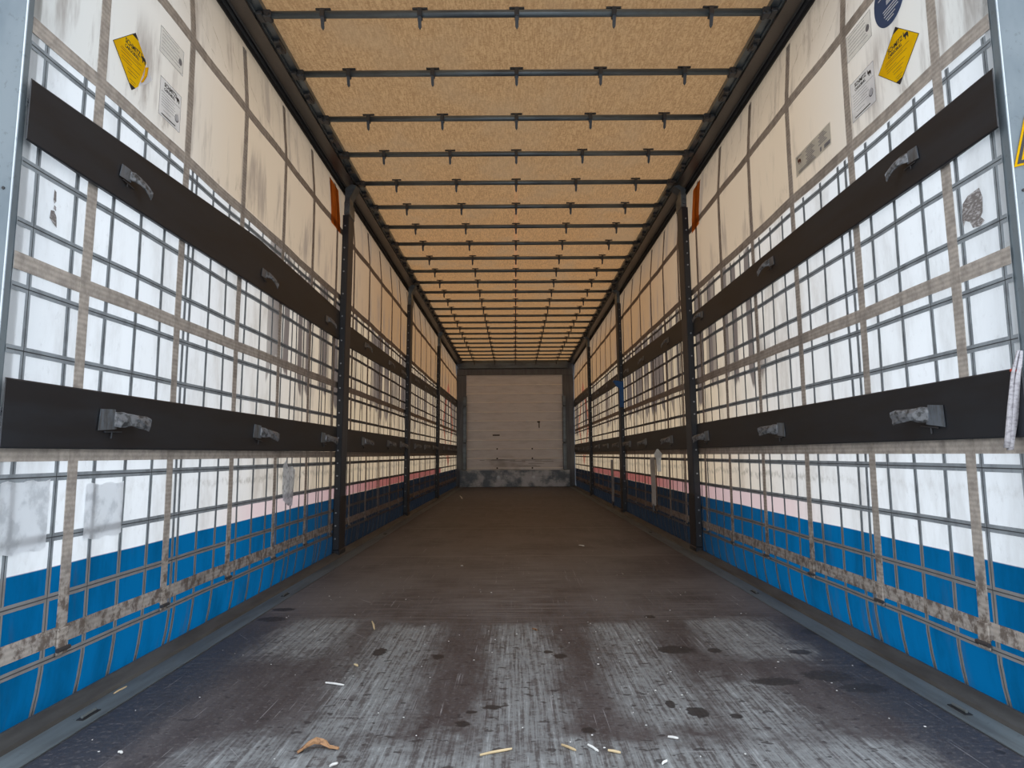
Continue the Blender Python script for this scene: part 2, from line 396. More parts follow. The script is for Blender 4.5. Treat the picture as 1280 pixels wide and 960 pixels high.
HOR = {1: [('b', 2.285, .042), ('b', 1.828, .044), ('t', 1.77, .021), ('t', 1.60, .02), ('t', 1.445, .021), ('t', 1.287, .021), ('b', 1.188, .046), ('t', 1.129, .021), ('t', .973, .021), ('t', .81, .02), ('b', .7065, .043), ('t', .647, .021), ('t', .488, .021), ('t', .326, .019), ('b', .217, .046), ('t', .169, .018)],
       -1: [('b', 2.278, .042), ('b', 1.795, .044), ('t', 1.741, .021), ('t', 1.585, .02), ('t', 1.429, .021), ('t', 1.274, .021), ('b', 1.175, .044), ('t', 1.111, .021), ('t', .954, .021), ('t', .80, .02), ('b', .698, .036), ('t', .639, .021), ('t', .480, .021), ('t', .324, .019), ('b', .217, .046), ('t', .164, .018)]}
VT = {-1: [1.62, 1.785, 1.952, 2.128, 2.292, 2.455, 2.641, 2.680, 2.845, 3.015, 3.235, 3.42, 3.60],
      1: [1.65, 1.815, 1.975, 2.152, 2.315, 2.479, 2.637, 2.700, 2.866, 3.036, 3.285, 3.457, 3.62]}
for s in (-1, 1):
    rr = random.Random(11+s)
    bm = nb(); zs = [-.12, .02, .055, .08, .11, .14, .17, .3]+lin(.4, 2.3, 24)+[2.4, 2.5, 2.62]
    Y0 = Y0S[s]; grid_strip(bm, s, lin(Y0, YE, 180), zs, 0)
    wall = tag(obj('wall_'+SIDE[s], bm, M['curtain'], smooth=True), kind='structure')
    for k, (kd, z, w) in enumerate(HOR[s]):
        if kd == 'b':
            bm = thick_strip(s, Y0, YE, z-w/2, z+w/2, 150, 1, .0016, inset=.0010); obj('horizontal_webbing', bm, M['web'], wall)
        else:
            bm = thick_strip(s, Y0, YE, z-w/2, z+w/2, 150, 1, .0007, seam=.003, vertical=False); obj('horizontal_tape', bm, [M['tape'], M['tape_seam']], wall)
    vt = [v for v in VT[s] if v > Y0+.012]; y = vt[-1]
    while y < YE-.25:
        y += .168 if rr.random() < .78 else .07; vt.append(y+rr.uniform(-.012, .012))
    for y in vt:
        bm = thick_strip(s, y-.0095, y+.0095, .02, 1.80, 1, 30, .0006, seam=.0028, inset=.0009); obj('vertical_tape', bm, [M['tape'], M['tape_seam']], wall)
    k = 0; y = 2.02
    while y < YE-.1:
        bm = thick_strip(s, y-.022, y+.022, .19, 2.58, 1, 40, .0022, inset=.0014)
        wb = obj('vertical_webbing', bm, M['web'], wall)
        # folded strap end with its small buckle
        bm = nb(); bx = cx(s, y, .2, .010)
        box(bm, min(bx, bx+s*.006), max(bx, bx+s*.006), y-.024, y+.024, .165, .235, .002)
        cyl(bm, (bx-s*.002, y-.026, .18), (bx-s*.002, y+.026, .18), .006, 8, mi=1); obj('strap_end', bm, [M['web'], M['dark_steel']], wb)
        y += .5655; k += 1

# roof ---------------------------------------------------------------
bm = nb()
ys = lin(1.6, YE+.02, 140); xs = lin(-1.2, 1.2, 8)
vv = [[bm.verts.new((x, y, 2.69-.008*math.cos((y-2.967)/.5*2*math.pi)+.004*math.sin(x*3+y))) for x in xs] for y in ys]
for i in range(len(ys)-1):
    for j in range(len(xs)-1): bm.faces.new((vv[i][j], vv[i][j+1], vv[i+1][j+1], vv[i+1][j]))
ceil = tag(obj('ceiling', bm, M['tarp'], smooth=True), kind='structure')

for s in (-1, 1):
    t = empty('roof_rail', (s*1.2, 1.6, 2.6), label='long dark aluminium roof rail running above the %s curtain' % SIDE[s], cat='rail')
    def P(pts): return [(s*(a-1.2), b-2.6) for a, b in pts]
    L = YE-1.6
    bm = nb(); prism_y(bm, P([(1.16, 2.615), (1.16, 2.72), (1.33, 2.72), (1.33, 2.64), (1.232, 2.64), (1.232, 2.615)]), 0, L, segs=6); bmesh.ops.recalc_face_normals(bm, faces=bm.faces[:])
    obj('beam', bm, M['beam'], t)
    bm = nb(); prism_y(bm, P([(1.236, 2.622), (1.236, 2.639), (1.243, 2.639), (1.243, 2.622)]), 0, L); obj('groove', bm, M['black'], t)
    bm = nb(); prism_y(bm, P([(1.243, 2.595), (1.243, 2.639), (1.252, 2.639), (1.252, 2.595)]), 0, L)
    prism_y(bm, P([(1.225, 2.612), (1.225, 2.618), (1.234, 2.618), (1.234, 2.612)]), 0, L); obj('curtain_track', bm, M['rail'], t)
    bm = nb(); prism_y(bm, P([(1.2445, 2.572), (1.2445, 2.5948), (1.252, 2.5948), (1.252, 2.572)]), 0, L); obj('shadow_gap_strip', bm, M['black'], t)  # dark strip painted in for the shadow gap below the curtain track
    bm = nb(); prism_y(bm, P([(1.115, 2.640), (1.115, 2.665), (1.16, 2.665), (1.16, 2.628), (1.150, 2.628), (1.150, 2.640)]), 0, L); obj('roof_track', bm, M['rod'], t)
    # folding carriages between the tubes
    for k in range(28):
        yy = 2.967-.25+.5007*k-1.6
        if yy > L-.1: break
        bm = nb(); box(bm, *sorted((s*(1.118-1.2), s*(1.150-1.2))), yy-.055, yy+.055, .022, .046, .004)
        box(bm, *sorted((s*(1.124-1.2), s*(1.146-1.2))), yy-.02, yy+.02, .008, .022, .003); obj('folding_hinge', bm, M['dark_steel'], t)

# roof tubes ---------------------------------------------------------
CL = [-.86, -.43, 0, .43, .86]
def make_tube():
    t = empty('roof_tube', (0, 2.967, 2.63))
    bm = nb(); cyl(bm, (-1.10, 0, 0), (1.10, 0, 0), .0165, 14)
    obj('tube', bm, M['rod'], t, True)
    for x in CL:
        bm = nb(); box(bm, x-.010, x+.010, -.022, .022, -.021, .021, .003)
        box(bm, x-.034, x+.034, -.006, .006, .021, .030, .002)
        # hanging tongue, slightly kicked forward
        pts = [(-.008, -.021), (.008, -.021), (.007, -.060), (.0, -.070), (-.007, -.060)]
        a = [bm.verts.new((x+p[0], -.016-(p[1]+.021)*.45, p[1])) for p in pts]; b = [bm.verts.new((x+p[0], -.011-(p[1]+.021)*.45, p[1])) for p in pts]
        bm.faces.new(a); bm.faces.new(b[::-1])
        for i in range(5): bm.faces.new((a[i], b[i], b[(i+1) % 5], a[(i+1) % 5]))
        bmesh.ops.recalc_face_normals(bm, faces=bm.faces[:])
        obj('clip', bm, M['dark_steel'], t)
    for s in (-1, 1):
        bm = nb(); box(bm, *sorted((s*1.085, s*1.125)), -.024, .024, -.020, .016, .006)
        cyl(bm, (s*1.10, -.034, -.006), (s*1.10, .034, -.006), .012, 10)
        cyl(bm, (s*1.135, -.02, .003), (s*1.135, .02, .003), .011, 10)
        box(bm, *sorted((s*1.12, s*1.149)), -.035, .035, -.016, .0, .004)
        obj('slider', bm, M['dark_steel'], t)
    return t
def copy_tree(o, parent=None):
    c = o.copy(); C.objects.link(c)
    if parent: c.parent = parent
    for ch in [q for q in bpy.data.objects if q.parent == o and q != c]:
        copy_tree(ch, c)
    return c
proto = make_tube(); n = 0
while 2.967+.5007*n < YE-.2:
    o = proto if n == 0 else copy_tree(proto)
    o.location = (0, 2.967+.5007*n, 2.63)
    tag(o, '%s dark round roof tube with hanging clips, counted from the open rear end' % ORD[n], 'roof tube', 'roof tubes carrying the tan tarpaulin')
    n += 1

# bulkhead -----------------------------------------------------------
wb = empty('wall_back', (0, YE, 0), kind='structure')
def yb(bm, x0, x1, d0, d1, z0, z1, bev=0, mi=0): return box(bm, x0, x1, -d1, -d0, z0, z1, bev, mi)
bm = nb(); yb(bm, -1.3, 1.3, -.06, -.03, 0, 2.72); obj('backing_sheet', bm, M['column'], wb)
bm = nb(); zs = [.369, .411, .611, .811, .996, 1.198, 1.401, 1.587, 1.791, 1.979, 2.167, 2.373]
for a, b in zip(zs, zs[1:]):
    if a > .4: yb(bm, -1.05, 1.0, -.03, 0, a+.012, b-.012, .004)
    else: yb(bm, -1.05, 1.0, -.03, 0, a, b-.012)
    yb(bm, -1.05, 1.0, -.03, .006, b-.012, b+.012, .003, 1)
obj('slatted_panel', bm, [M['panel'], M['panel_ridge']], wb)
bm = nb(); yb(bm, -1.25, 1.22, -.03, .03, 2.373, 2.508, .004); obj('header_recess', bm, M['column'], wb)
bm = nb(); yb(bm, -1.19, 1.12, .0, .06, 2.512, 2.69, .006); yb(bm, -1.19, -1.15, .06, .068, 2.53, 2.67); yb(bm, 1.085, 1.12, .06, .068, 2.53, 2.67)
obj('header_beam', bm, M['rod'], wb)
for s, a, b in ((-1, -1.27, -1.05), (1, 1.0, 1.235)):
    bm = nb(); yb(bm, a, b, -.03, .02, FZ, 2.373, .004)
    cp = obj('corner_post', bm, M['column'], wb)
    ia = -1.115 if s < 0 else .985; ib = -1.035 if s < 0 else 1.065
    bm = nb()
    for z0, z1 in ((.375, .93), (.94, 1.70), (1.71, 1.93)): yb(bm, ia, ib, .02, .07, z0, z1, .012)
    obj('post_guard', bm, M['rod'], cp)
bm = nb(); yb(bm, -1.176, 1.123, .02, .09, FZ+.002, .369, .006); kp = obj('kick_plate', bm, M['kick'], wb)
for x in (-.37, .37):
    for z in (.225,):
        bm = nb(); cyl(bm, (x, -.09, z), (x, -.10, z), .032, 16); obj('bolt_head', bm, M['galv_edge'], kp)
for x in (-.395, .345):
    for z in (.411, .611, .811):
        bm = nb(); cyl(bm, (x, -.006, z), (x, -.016, z), .017, 12); obj('rivet_dot', bm, M['ink'], wb)
bm = nb(); yb(bm, -.49, -.34, .001, .006, 1.085, 1.113); obj('hand_slot', bm, M['ink'], wb)
bm = nb(); yb(bm, .455, .515, .001, .004, 1.36, 1.40); yb(bm, .485, .505, .001, .004, 1.25, 1.37); obj('black_scuff', bm, M['ink'], wb)
rs = random.Random(3); bm = nb()
for k in range(16):
    x = rs.uniform(-.85, .5); z = rs.choice([.44, .47, .50, .545, .57, .585]); l = rs.uniform(.08, .5)
    yb(bm, x, x+l, .0005, .003, z, z+rs.uniform(.003, .009))
obj('scrape_marks', bm, M['ink_grey'], wb)

# posts --------------------------------------------------------------
PY = {-1: [4.93, 8.0, 11.15], 1: [4.98, 8.28, 11.72]}
ZT = {-1: 2.50, 1: 2.56}
PO = ['nearest', 'middle', 'farthest']
def make_post(s, y, k):
    t = empty('support_post', (s*1.2, y, FZ), label='%s dark steel stanchion with bright dots on the %s side' % (PO[k], SIDE[s]), cat='post', group='stanchions between the side boards')
    H = ZT[s]-FZ
    def leanbox(bm, xa, xb, ya, yb_, z0, z1, mi=0):
        b0 = len(bm.verts); box(bm, *sorted((s*xa, s*xb)), ya, yb_, z0, z1, .002, mi)
        bm.verts.ensure_lookup_table()
        for v in list(bm.verts)[b0:]: v.co.x -= s*.016*(v.co.z/H)
    bm = nb(); leanbox(bm, .0, .010, 0, .15, 0, H-.10); leanbox(bm, .010, .030, .135, .15, 0, H-.10); obj('inner_flange', bm, M['post'], t)
    bm = nb(); leanbox(bm, .001, .043, -.012, .0, .0, H-.12); obj('holed_face', bm, M['post_black'], t)
    z = .12; rm = None  # pale discs stand in for the light dots in the holed face
    while z < H-.15:
        d = -s*.016*(z/H)
        if rm is None:
            bm = nb(); cyl(bm, (0, 0, 0), (0, -.0035, 0), .0055, 8); rv = obj('rivet_dot', bm, M['dot'], t); rm = rv.data
        else:
            rv = bpy.data.objects.new('rivet_dot', rm); C.objects.link(rv); rv.parent = t
        rv.location = (s*.024+d, -.013, z); z += .085 if random.random() < .6 else .16
    # head: a bent arm up to the roof rail
    bm = nb(); dx = -s*.016
    box(bm, *sorted((dx-s*.004, dx+s*.036)), -.016, .15, H-.12, H-.02, .004)
    a = [(0, H-.03), (0, H+.01), (-.045, 2.60-FZ), (-.012, 2.612-FZ), (.034, 2.58-FZ), (.036, H-.03)]
    v0 = [bm.verts.new((dx+s*p[0], .0, p[1])) for p in a]; v1 = [bm.verts.new((dx+s*p[0], .11, p[1])) for p in a]
    bm.faces.new(v0); bm.faces.new(v1[::-1])
    for i in range(6): bm.faces.new((v0[i], v0[(i+1) % 6], v1[(i+1) % 6], v1[i]))
    cyl(bm, (dx+s*.016, -.017, H-.05), (dx+s*.016, -.026, H-.05), .013, 10); cyl(bm, (dx+s*.016, -.017, H-.09), (dx+s*.016, -.026, H-.09), .009, 10)
    bmesh.ops.recalc_face_normals(bm, faces=bm.faces[:])
    obj('post_head', bm, M['rod'], t)
    bm = nb(); box(bm, *sorted((-s*.008, s*.036)), -.018, .16, .0, .045, .004); box(bm, *sorted((-s*.004, s*.040)), -.016, .155, .045, .40, .004); obj('foot_sleeve', bm, M['post_black'], t)
for s in (-1, 1):
    for k, y in enumerate(PY[s]): make_post(s, y, k)

# side boards --------------------------------------------------------
BO = ['nearest', 'second', 'third', 'farthest']
for s in (-1, 1):
    edges = [1.702 if s < 0 else 1.762]+PY[s]+[YE-.09]
    for k in range(4):
        a = edges[k]+(.165 if k else 0); b = edges[k+1]-.02
        up = {-1: [((1.635, 1.474), (1.715, 1.484)), ((1.636, 1.476), (1.656, 1.525)), ((1.655, 1.527), (1.70, 1.567)), ((1.80, 1.67), (1.835, 1.68))],
              1: [((1.682, 1.518), (1.66, 1.50)), ((1.683, 1.522), (1.721, 1.553)), ((1.658, 1.519), (1.66, 1.54)), ((1.80, 1.67), (1.81, 1.67))]}[s][k]
        lo = ((.880, .716), (.886, .716)) if s < 0 else ((.897, .725), (.893, .727))
        for row, (p, q) in (('upper', up), ('lower', lo)):
            bm = nb(); N = 12; rings = []
            for i in range(N+1):
                f = i/N; y = a+(b-a)*f; zt = p[0]+(q[0]-p[0])*f; zb = p[1]+(q[1]-p[1])*f
                if s < 0 and row == 'upper' and k == 0: zt = 1.636+.079*min(1, (y-1.7)/1.6)-.03*max(0, (y-3.3)/1.6)
                if row == 'lower' and s < 0 and k == 0: zb = .712+.006*f
                ym = y-a
                prof = [(1.2285, zt-.004), (1.2285, zb+.004), (1.231, zb), (1.2315 if (k == 0 and i == 0) else 1.241, zb), (1.2315 if (k == 0 and i == 0) else 1.241, zt), (1.231, zt)]
                rings.append([bm.verts.new((s*c_[0]-s*1.2285, ym, c_[1]-p[1])) for c_ in prof])
            for r1, r2_ in zip(rings, rings[1:]):
                for i in range(6): bm.faces.new((r1[i], r1[(i+1) % 6], r2_[(i+1) % 6], r2_[i]))
            bm.faces.new(rings[0]); bm.faces.new(rings[-1][::-1]); bmesh.ops.recalc_face_normals(bm, faces=bm.faces[:])
            o = obj('side_board', bm, M['board'], loc=(s*1.2285, a, p[1]))
            tag(o, '%s dark side board in the %s row against the %s curtain' % (BO[k], row, SIDE[s]), 'side board', 'dark boards slotted between the posts')

# strap clips on the boards -----------------------------------------
def ribbon(bm, path, mi=0, seed=0, jit=.0):
    """path: (pos, width dir*halfwidth, thickness) lofted flat tube"""
    rg = random.Random(seed); rings = []
    for p, w, n_ in path:
        p, w, n_ = Vector(p), Vector(w), Vector(n_)
        ring = []
        for k in range(10):
            t = 2*math.pi*k/10
            ring.append(bm.verts.new(p+w*math.cos(t)+n_*math.sin(t)+Vector((rg.uniform(-jit, jit), rg.uniform(-jit, jit), rg.uniform(-jit, jit)))))
        rings.append(ring)
    for a, b in zip(rings, rings[1:]):
        for k in range(10): bm.faces.new((a[k], a[(k+1) % 10], b[(k+1) % 10], b[k])).material_index = mi
    bm.faces.new(rings[0][::-1]).material_index = mi; bm.faces.new(rings[-1]).material_index = mi
    bmesh.ops.recalc_face_normals(bm, faces=bm.faces[:])
def make_clip(s, droop):
    # local: +Y to the far end, inward = -s*X
    t = empty('board_clip')
    bm = nb(); i = -s
    pts = [(-.075, .034), (-.010, .034), (.0, -.030), (-.085, -.034)]
    v = []
    for k, (yy, zz) in enumerate(pts): v.append(bm.verts.new((i*(.004+(.010 if k in (1, 2) else 0)), yy, zz)))
    w = [bm.verts.new((q.co.x-i*.003, q.co.y, q.co.z)) for q in v]
    bm.faces.new(v); bm.faces.new(w[::-1])
    for k in range(4): bm.faces.new((v[k], v[(k+1) % 4], w[(k+1) % 4], w[k]))
    bmesh.ops.recalc_face_normals(bm, faces=bm.faces[:]); obj('clip_plate', bm, M['plate'], t)
    bm = nb()
    ribbon(bm, [((i*.012, -.012, .004), (0, 0, .024), (i*.008, .004, 0)), ((i*.024, .008, .002), (0, .006, .026), (i*.010, .004, 0)), ((i*.032, .026, .0), (0, .006, .022), (i*.012, .0, .0)),
                ((i*.044, .044, -.004*droop), (0, .008, .018), (i*.008, -.004, 0)), ((i*.054, .066, -.010*droop), (0, .004, .020), (i*.006, -.004, 0)), ((i*.062, .092, -.020*droop), (0, .002, .023), (i*.005, -.004, 0)),
                ((i*.068, .112, -.030*droop), (i*.004, .0, .021), (i*.003, -.002, 0))], seed=5+droop, jit=.0022)
    obj('strap_tail', bm, M['foil'], t)
    bm = nb(); box(bm, *sorted((i*.0005, i*.006)), -.05, .05, -.041, -.036, .001); cyl(bm, (i*.003, -.012, -.06), (i*.003, -.008, -.036), .003, 6); obj('hook_wire', bm, M['dark_steel'], t)
    return t
CY = [2.165, 3.41, 4.58, 5.78, 6.90, 7.66, 8.75, 9.7, 10.7, 12.3, 13.2, 14.2]
for s in (-1, 1):
    for row in ('upper', 'lower'):
        pr = make_clip(s, .5 if row == 'lower' else 1.8)
        for k, y in enumerate(CY):
            o = pr if k == 0 else copy_tree(pr)
            z = .80 if row == 'lower' else (1.56 if s < 0 else 1.605)
            if row == 'upper' and y > 5.1: z = 1.575 if s < 0 else 1.60
            if row == 'upper' and 8.4 < y < 11.6: z = 1.60
            if row == 'upper' and y > 11.8: z = 1.74
            yy = y
            if s > 0 and k == 2: yy = 4.72
            sc_ = .92 if row == 'lower' else .62; o.scale = (sc_, sc_, sc_)
            if s > 0 and abs(y-7.66) < .01: yy = 7.86
            o.location = (s*1.2265, yy, z)
            o.rotation_euler = (random.uniform(-.12, .12), 0, 0)
            tag(o, '%s silvery strap clip from the rear on the %s %s board row' % (ORD[k], SIDE[s], row), 'strap clip', 'strap clips on the side boards')

# rear pillars -------------------------------------------------------
for s in (-1, 1):
    yf = 1.705 if s < 0 else 1.762; yi = 1.722 if s < 0 else 1.785
    t = empty('rear_pillar', (s*1.3, yf, 0), label='galvanised steel rear door pillar at the %s edge of the opening' % SIDE[s], cat='pillar')
    def q(a, b): return sorted((s*(a-1.3), s*(b-1.3)))
    bm = nb(); box(bm, *q(1.2560, 1.42), 0, .05, -.15, 2.85, .002); obj('pillar_face', bm, M['galv'], t)
    bm = nb(); box(bm, *q(1.2528, 1.2558), -.002, yi-yf, -.15, 2.85); obj('edge_flange', bm, M['galv'], t)
    bm = nb(); cyl(bm, (s*(1.2562-1.3), -.002, -.15), (s*(1.2562-1.3), -.002, 2.85), .0022, 8); obj('bright_edge', bm, M['galv_edge'], t)  # highlight along the edge put in as a brighter metal
    for (x, z) in ((1.278, 2.035), (1.302, 2.075), (1.278, 1.35)):
        bm = nb(); cyl(bm, (s*(x-1.3), .001, z), (s*(x-1.3), -.002, z), .004, 10); obj('screw_hole', bm, M['ink'], t)

# ------------------------------------------------------------------ stickers
def text_mesh(name, body, size, mat, parent, loc, align='LEFT', bold=0, sx=1, rot=0):
    cu = bpy.data.curves.new(name, 'FONT'); cu.body = body; cu.size = size; cu.align_x = align; cu.align_y = 'CENTER'; cu.extrude = .0003; cu.offset = bold
    tmp = bpy.data.objects.new(name, cu); C.objects.link(tmp)
    dg = bpy.context.evaluated_depsgraph_get(); me = bpy.data.meshes.new_from_object(tmp.evaluated_get(dg))
    bpy.data.objects.remove(tmp); bpy.data.curves.remove(cu)
    me.materials.clear(); me.materials.append(mat)
    o = bpy.data.objects.new(name, me); C.objects.link(o); o.parent = parent; o.location = loc; o.scale = (sx, 1, 1); o.rotation_euler.z = rot
    return o
def frame(s, y, z, inset=.0055):
    """matrix of a sheet lying on the curtain; local X to the viewer's right, Y up, Z into the room"""
    u = Vector((0, -s, 0)); v = Vector((0, 0, 1)); n_ = Vector((-s, 0, 0))
    m_ = Matrix((u, v, n_)).transposed().to_4x4()
    return Matrix.Translation((cx(s, y, z, inset), y, z)) @ m_
ELE = [(0, .35), (.06, .62), (.02, .86), (.10, .98), (.16, .86), (.14, .66), (.20, .60), (.34, .70), (.50, .66), (.72, .68), (.90, .58), (1, .38), (.97, .0), (.82, 0), (.80, .26), (.62, .28), (.50, .24), (.50, 0), (.36, 0), (.30, .30), (.18, .40), (.10, .46)]
def elephant(parent, x, y, sz, mat):
    bm = nb(); poly_plate(bm, [(x+a*sz, y+b*sz) for a, b in ELE], .0006)
    bmesh.ops.triangulate(bm, faces=bm.faces[:]); o = obj('elephant_emblem', bm, mat, parent); o.location.z = .001; return o
def lines(parent, rows, mat, name='printed_lines', h=.0016):
    bm = nb()
    for x0, x1, y in rows: box(bm, x0, x1, y-h/2, y+h/2, .0011, .0015)
    return obj(name, bm, mat, parent)
def sheet(name, s, y, z, pts, mat, label, cat, t=.001):
    r = empty(name, label=label, cat=cat); r.matrix_world = frame(s, y, z)
    bm = nb(); bm.faces.new([bm.verts.new((a, b, t)) for a, b in pts]); bmesh.ops.triangulate(bm, faces=bm.faces[:]); obj('sheet', bm, mat, r); return r
# yellow diamonds
for s, y, z, a, b, lab in ((1, 2.217, 1.983, .125, .100, 'yellow diamond sticker with black corners high on the right curtain'), (-1, 2.18, 1.957, .120, .098, 'yellow diamond sticker with a torn white corner high on the left curtain')):
    ax, bx_ = a, b
    # corners as seen: top, right, bottom, left (slightly rotated square)
    P4 = [(-.0+.01*0, b), (a, 0), (0, -b), (-a, 0)]
    if s < 0:
        r = sheet('diamond_sticker', s, y, z, [P4[0], (.075, .037), (.055, -.02), (.035, -.068), P4[2], P4[3]], M['yellow'], lab, 'sticker')
        bm = nb(); poly_plate(bm, [(.075, .037), P4[1], (.09, -.028), (.035, -.068), (.055, -.02)], .0008); obj('torn_corner', bm, M['white_vinyl'], r)
        bm = nb(); ribbon(bm, [((.072, .020, .006), (.010, .006, 0), (0, 0, .002)), ((.058, -.02, .011), (.008, .006, 0), (0, 0, .003)), ((.050, -.045, .004), (.007, .003, 0), (0, 0, .002))]); obj('curled_flap', bm, M['yellow'], r)
    else:
        r = sheet('diamond_sticker', s, y, z, P4, M['yellow'], lab, 'sticker')
    f = .16
    bm = nb()
    for k in (0, 2):
        p = Vector(P4[k]); q1 = p.lerp(Vector(P4[(k+1) % 4]), f); q2 = p.lerp(Vector(P4[(k+3) % 4]), f)
        o_ = [(p.x, p.y), (q1.x, q1.y), (q2.x, q2.y)]; poly_plate(bm, o_, .0014)
    obj('black_corners', bm, M['ink'], r)
    bm = nb()
    for k in range(4):
        if s < 0 and k in (0, 1): continue
        p = Vector(P4[k]).to_3d(); q_ = Vector(P4[(k+1) % 4]).to_3d(); cyl(bm, p+Vector((0, 0, .0006)), q_+Vector((0, 0, .0006)), .0010, 6)
    obj('black_border', bm, M['ink'], r)
    text_mesh('company_name', 'SCHMITZ', .0235, M['ink'], r, (-.056, .042, .0011), bold=.0004, sx=.92)
    text_mesh('company_name', 'CARGOBULL', .0158, M['ink'], r, (-.056, .024, .0011), bold=.0003, sx=.93)
    elephant(r, .040, .026, .030, M['ink'])
    L_ = [(-.075, .07, .010), (-.08, .03, .004), (-.075, .055, -.006), (-.07, -.01, -.018), (-.07, .04, -.026), (-.035, .03, -.040), (-.03, .02, -.050), (-.02, .02, -.068), (-.012, .012, -.076)]
    if s < 0: L_ = [(a_, min(b_, .045), c_) for a_, b_, c_ in L_]
    lines(r, L_, M['ink_brown'], h=.0011)
# white certificates
def cert(s, y0, y1, z0, z1, lab, name_, big):
    yc, zc = (y0+y1)/2, (z0+z1)/2; w, h = (y1-y0)/2, (z1-z0)/2
    r = sheet('certificate_sticker', s, yc, zc, [(-w, -h), (w, -h), (w, h), (-w, h)], M['white_vinyl'] if big else M['cert_pale'], lab, 'sticker', .0008)
    bm = nb()
    for x0, x1, ya, yb_ in ((-w, w, h-.0015, h), (-w, w, -h, -h+.0015), (-w, -w+.0015, -h, h), (w-.0015, w, -h, h)): box(bm, x0, x1, ya, yb_, .0009, .0012)
    obj('thin_border', bm, M['ink_grey'], r)
    if big:
        text_mesh('company_name', 'SCHMITZ', .0205, M['ink'], r, (-w*.62, h*.74, .0011), bold=.0004)
        text_mesh('company_name', 'CARGOBULL', .0138, M['ink'], r, (-w*.62, h*.50, .0011), bold=.0003)
        elephant(r, w*.48, h*.48, .026, M['ink'])
        lines(r, [(-w*.85, w*.9, h*.30)]+[(-w*.8, w*(.35+.2*((k*7) % 3)/3), h*.15-k*h*.14) for k in range(5)]+[(-w*.6, w*.1, -h*.62)], M['ink_grey'], h=.0011)
        bm = nb(); bmesh.ops.create_circle(bm, cap_ends=True, radius=.015, segments=20)
        o = obj('round_stamp', bm, M['ink_grey'], r); o.location = (w*.66, -h*.38, .0012)
        bm = nb(); bmesh.ops.create_circle(bm, cap_ends=True, radius=.0125, segments=20)
        o2 = obj('stamp_centre', bm, M['white_vinyl'], o); o2.location = (0, .002, .0004)
        lines(r, [(-w*.75, w*.55, -h*.86)], M['ink'], 'bottom_line', .004)
    else:
        lines(r, [(-w*.85, w*(.5+.1*(k % 3)), h*.75-k*h*.27) for k in range(6)], M['ink_grey'], h=.0012)
        bm = nb(); bmesh.ops.create_circle(bm, cap_ends=True, radius=.013, segments=20); o = obj('round_stamp', bm, M['ink_grey'], r); o.location = (w*.72, -h*.1, .0012)
M['cert_pale'] = film('faded_vinyl', (.90, .90, .88), (.80, .80, .78), .55)
cert(1, 2.365, 2.55, 2.145, 2.245, 'faded white certificate sticker, upper of two on the right curtain', 'c', False)
cert(1, 2.37, 2.545, 1.905, 2.055, 'white certificate sticker with black lettering, lower of two on the right curtain', 'c', True)
cert(-1, 2.33, 2.505, 2.085, 2.18, 'faded white certificate sticker, upper of two on the left curtain', 'c', False)
cert(-1, 2.35, 2.507, 1.866, 2.005, 'white certificate sticker with black lettering, lower of two on the left curtain', 'c', True)
# navy round sticker
bm = nb(); r = empty('round_sticker', label='dark blue round sticker with white print above the yellow one on the right', cat='sticker'); r.matrix_world = frame(1, 2.24, 2.212)
poly_plate(bm, [(.1*math.cos(2*math.pi*k/40), .1*math.sin(2*math.pi*k/40)) for k in range(40)], .001); obj('sheet', bm, M['navy'], r)
bm = nb(); box(bm, -.02, .045, -.022, -.006, .0011, .0016); obj('white_field', bm, M['white_vinyl'], r)
lines(r, [(-.02, .06, .012), (.0, .05, .024), (-.07, -.03, .02), (-.045, .055, -.036), (-.04, .05, -.046), (-.04, .05, -.056), (-.03, .03, -.068), (-.02, .02, -.078)], M['white_vinyl'], h=.004)
# grey certificate plate
r = sheet('certificate_sticker', 1, 2.907, 1.955, [(-.178, -.046), (.178, -.046), (.178, .046), (-.178, .046)], M['cert'], 'grey rectangular certificate with printed columns on the right curtain', 'sticker', .001)
lines(r, [(-.165, -.11, .036)]+[(-.055-(k % 2)*.012, .0+(k % 3)*.012, .034-k*.008) for k in range(8)]+[(.075-(k % 2)*.012, .12+(k % 3)*.012, .036-k*.008) for k in range(6)]+[(-.15, .02, -.030), (-.15, .03, -.037)], M['ink_grey'], h=.0035)
elephant(r, -.155, .0, .035, M['ink_brown'])
bm = nb(); box(bm, .115, .170, -.038, -.022, .0011, .0015); box(bm, .075, .090, -.036, -.018, .0011, .0015); obj('black_stamp', bm, M['ink_grey'], r)
# residues
def blob(name, s, y, z, pts, mat, label, inset=.0042):
    r = empty(name, label=label, cat='sticker remnant'); r.matrix_world = frame(s, y, z, inset)
    for k, P_ in enumerate(pts):
        bm = nb(); poly_plate(bm, P_, .0006); bmesh.ops.triangulate(bm, faces=bm.faces[:]); obj('torn_scrap', bm, mat, r)
M['residue'] = simple('grey_brown_residue', (.20, .18, .17), .8, ns=(90, 60, 160), c2=(.48, .46, .46))
blob('sticker_remnant', 1, 1.911, 1.352, [[(-.045, .03), (-.02, .045), (.03, .05), (.04, .02), (.035, -.02), (.025, -.03), (.04, -.045), (.02, -.055), (-.01, -.05), (-.02, -.03), (-.04, -.02), (-.05, -.035), (-.052, -.01)]], M['residue'], 'torn grey sticker remnant on the right curtain above the beige band')
blob('sticker_remnant', -1, 1.857, 1.352, [[(-.004, .05), (.004, .045), (.006, .02), (0, .012), (-.005, .02)], [(.0, .008), (.008, .004), (.008, -.006), (-.003, -.003)], [(-.012, -.01), (.002, -.008), (.012, -.022), (.016, -.05), (.0, -.042), (-.015, -.032)]], M['residue'], 'small torn brown sticker remnant on the left curtain near the pillar')
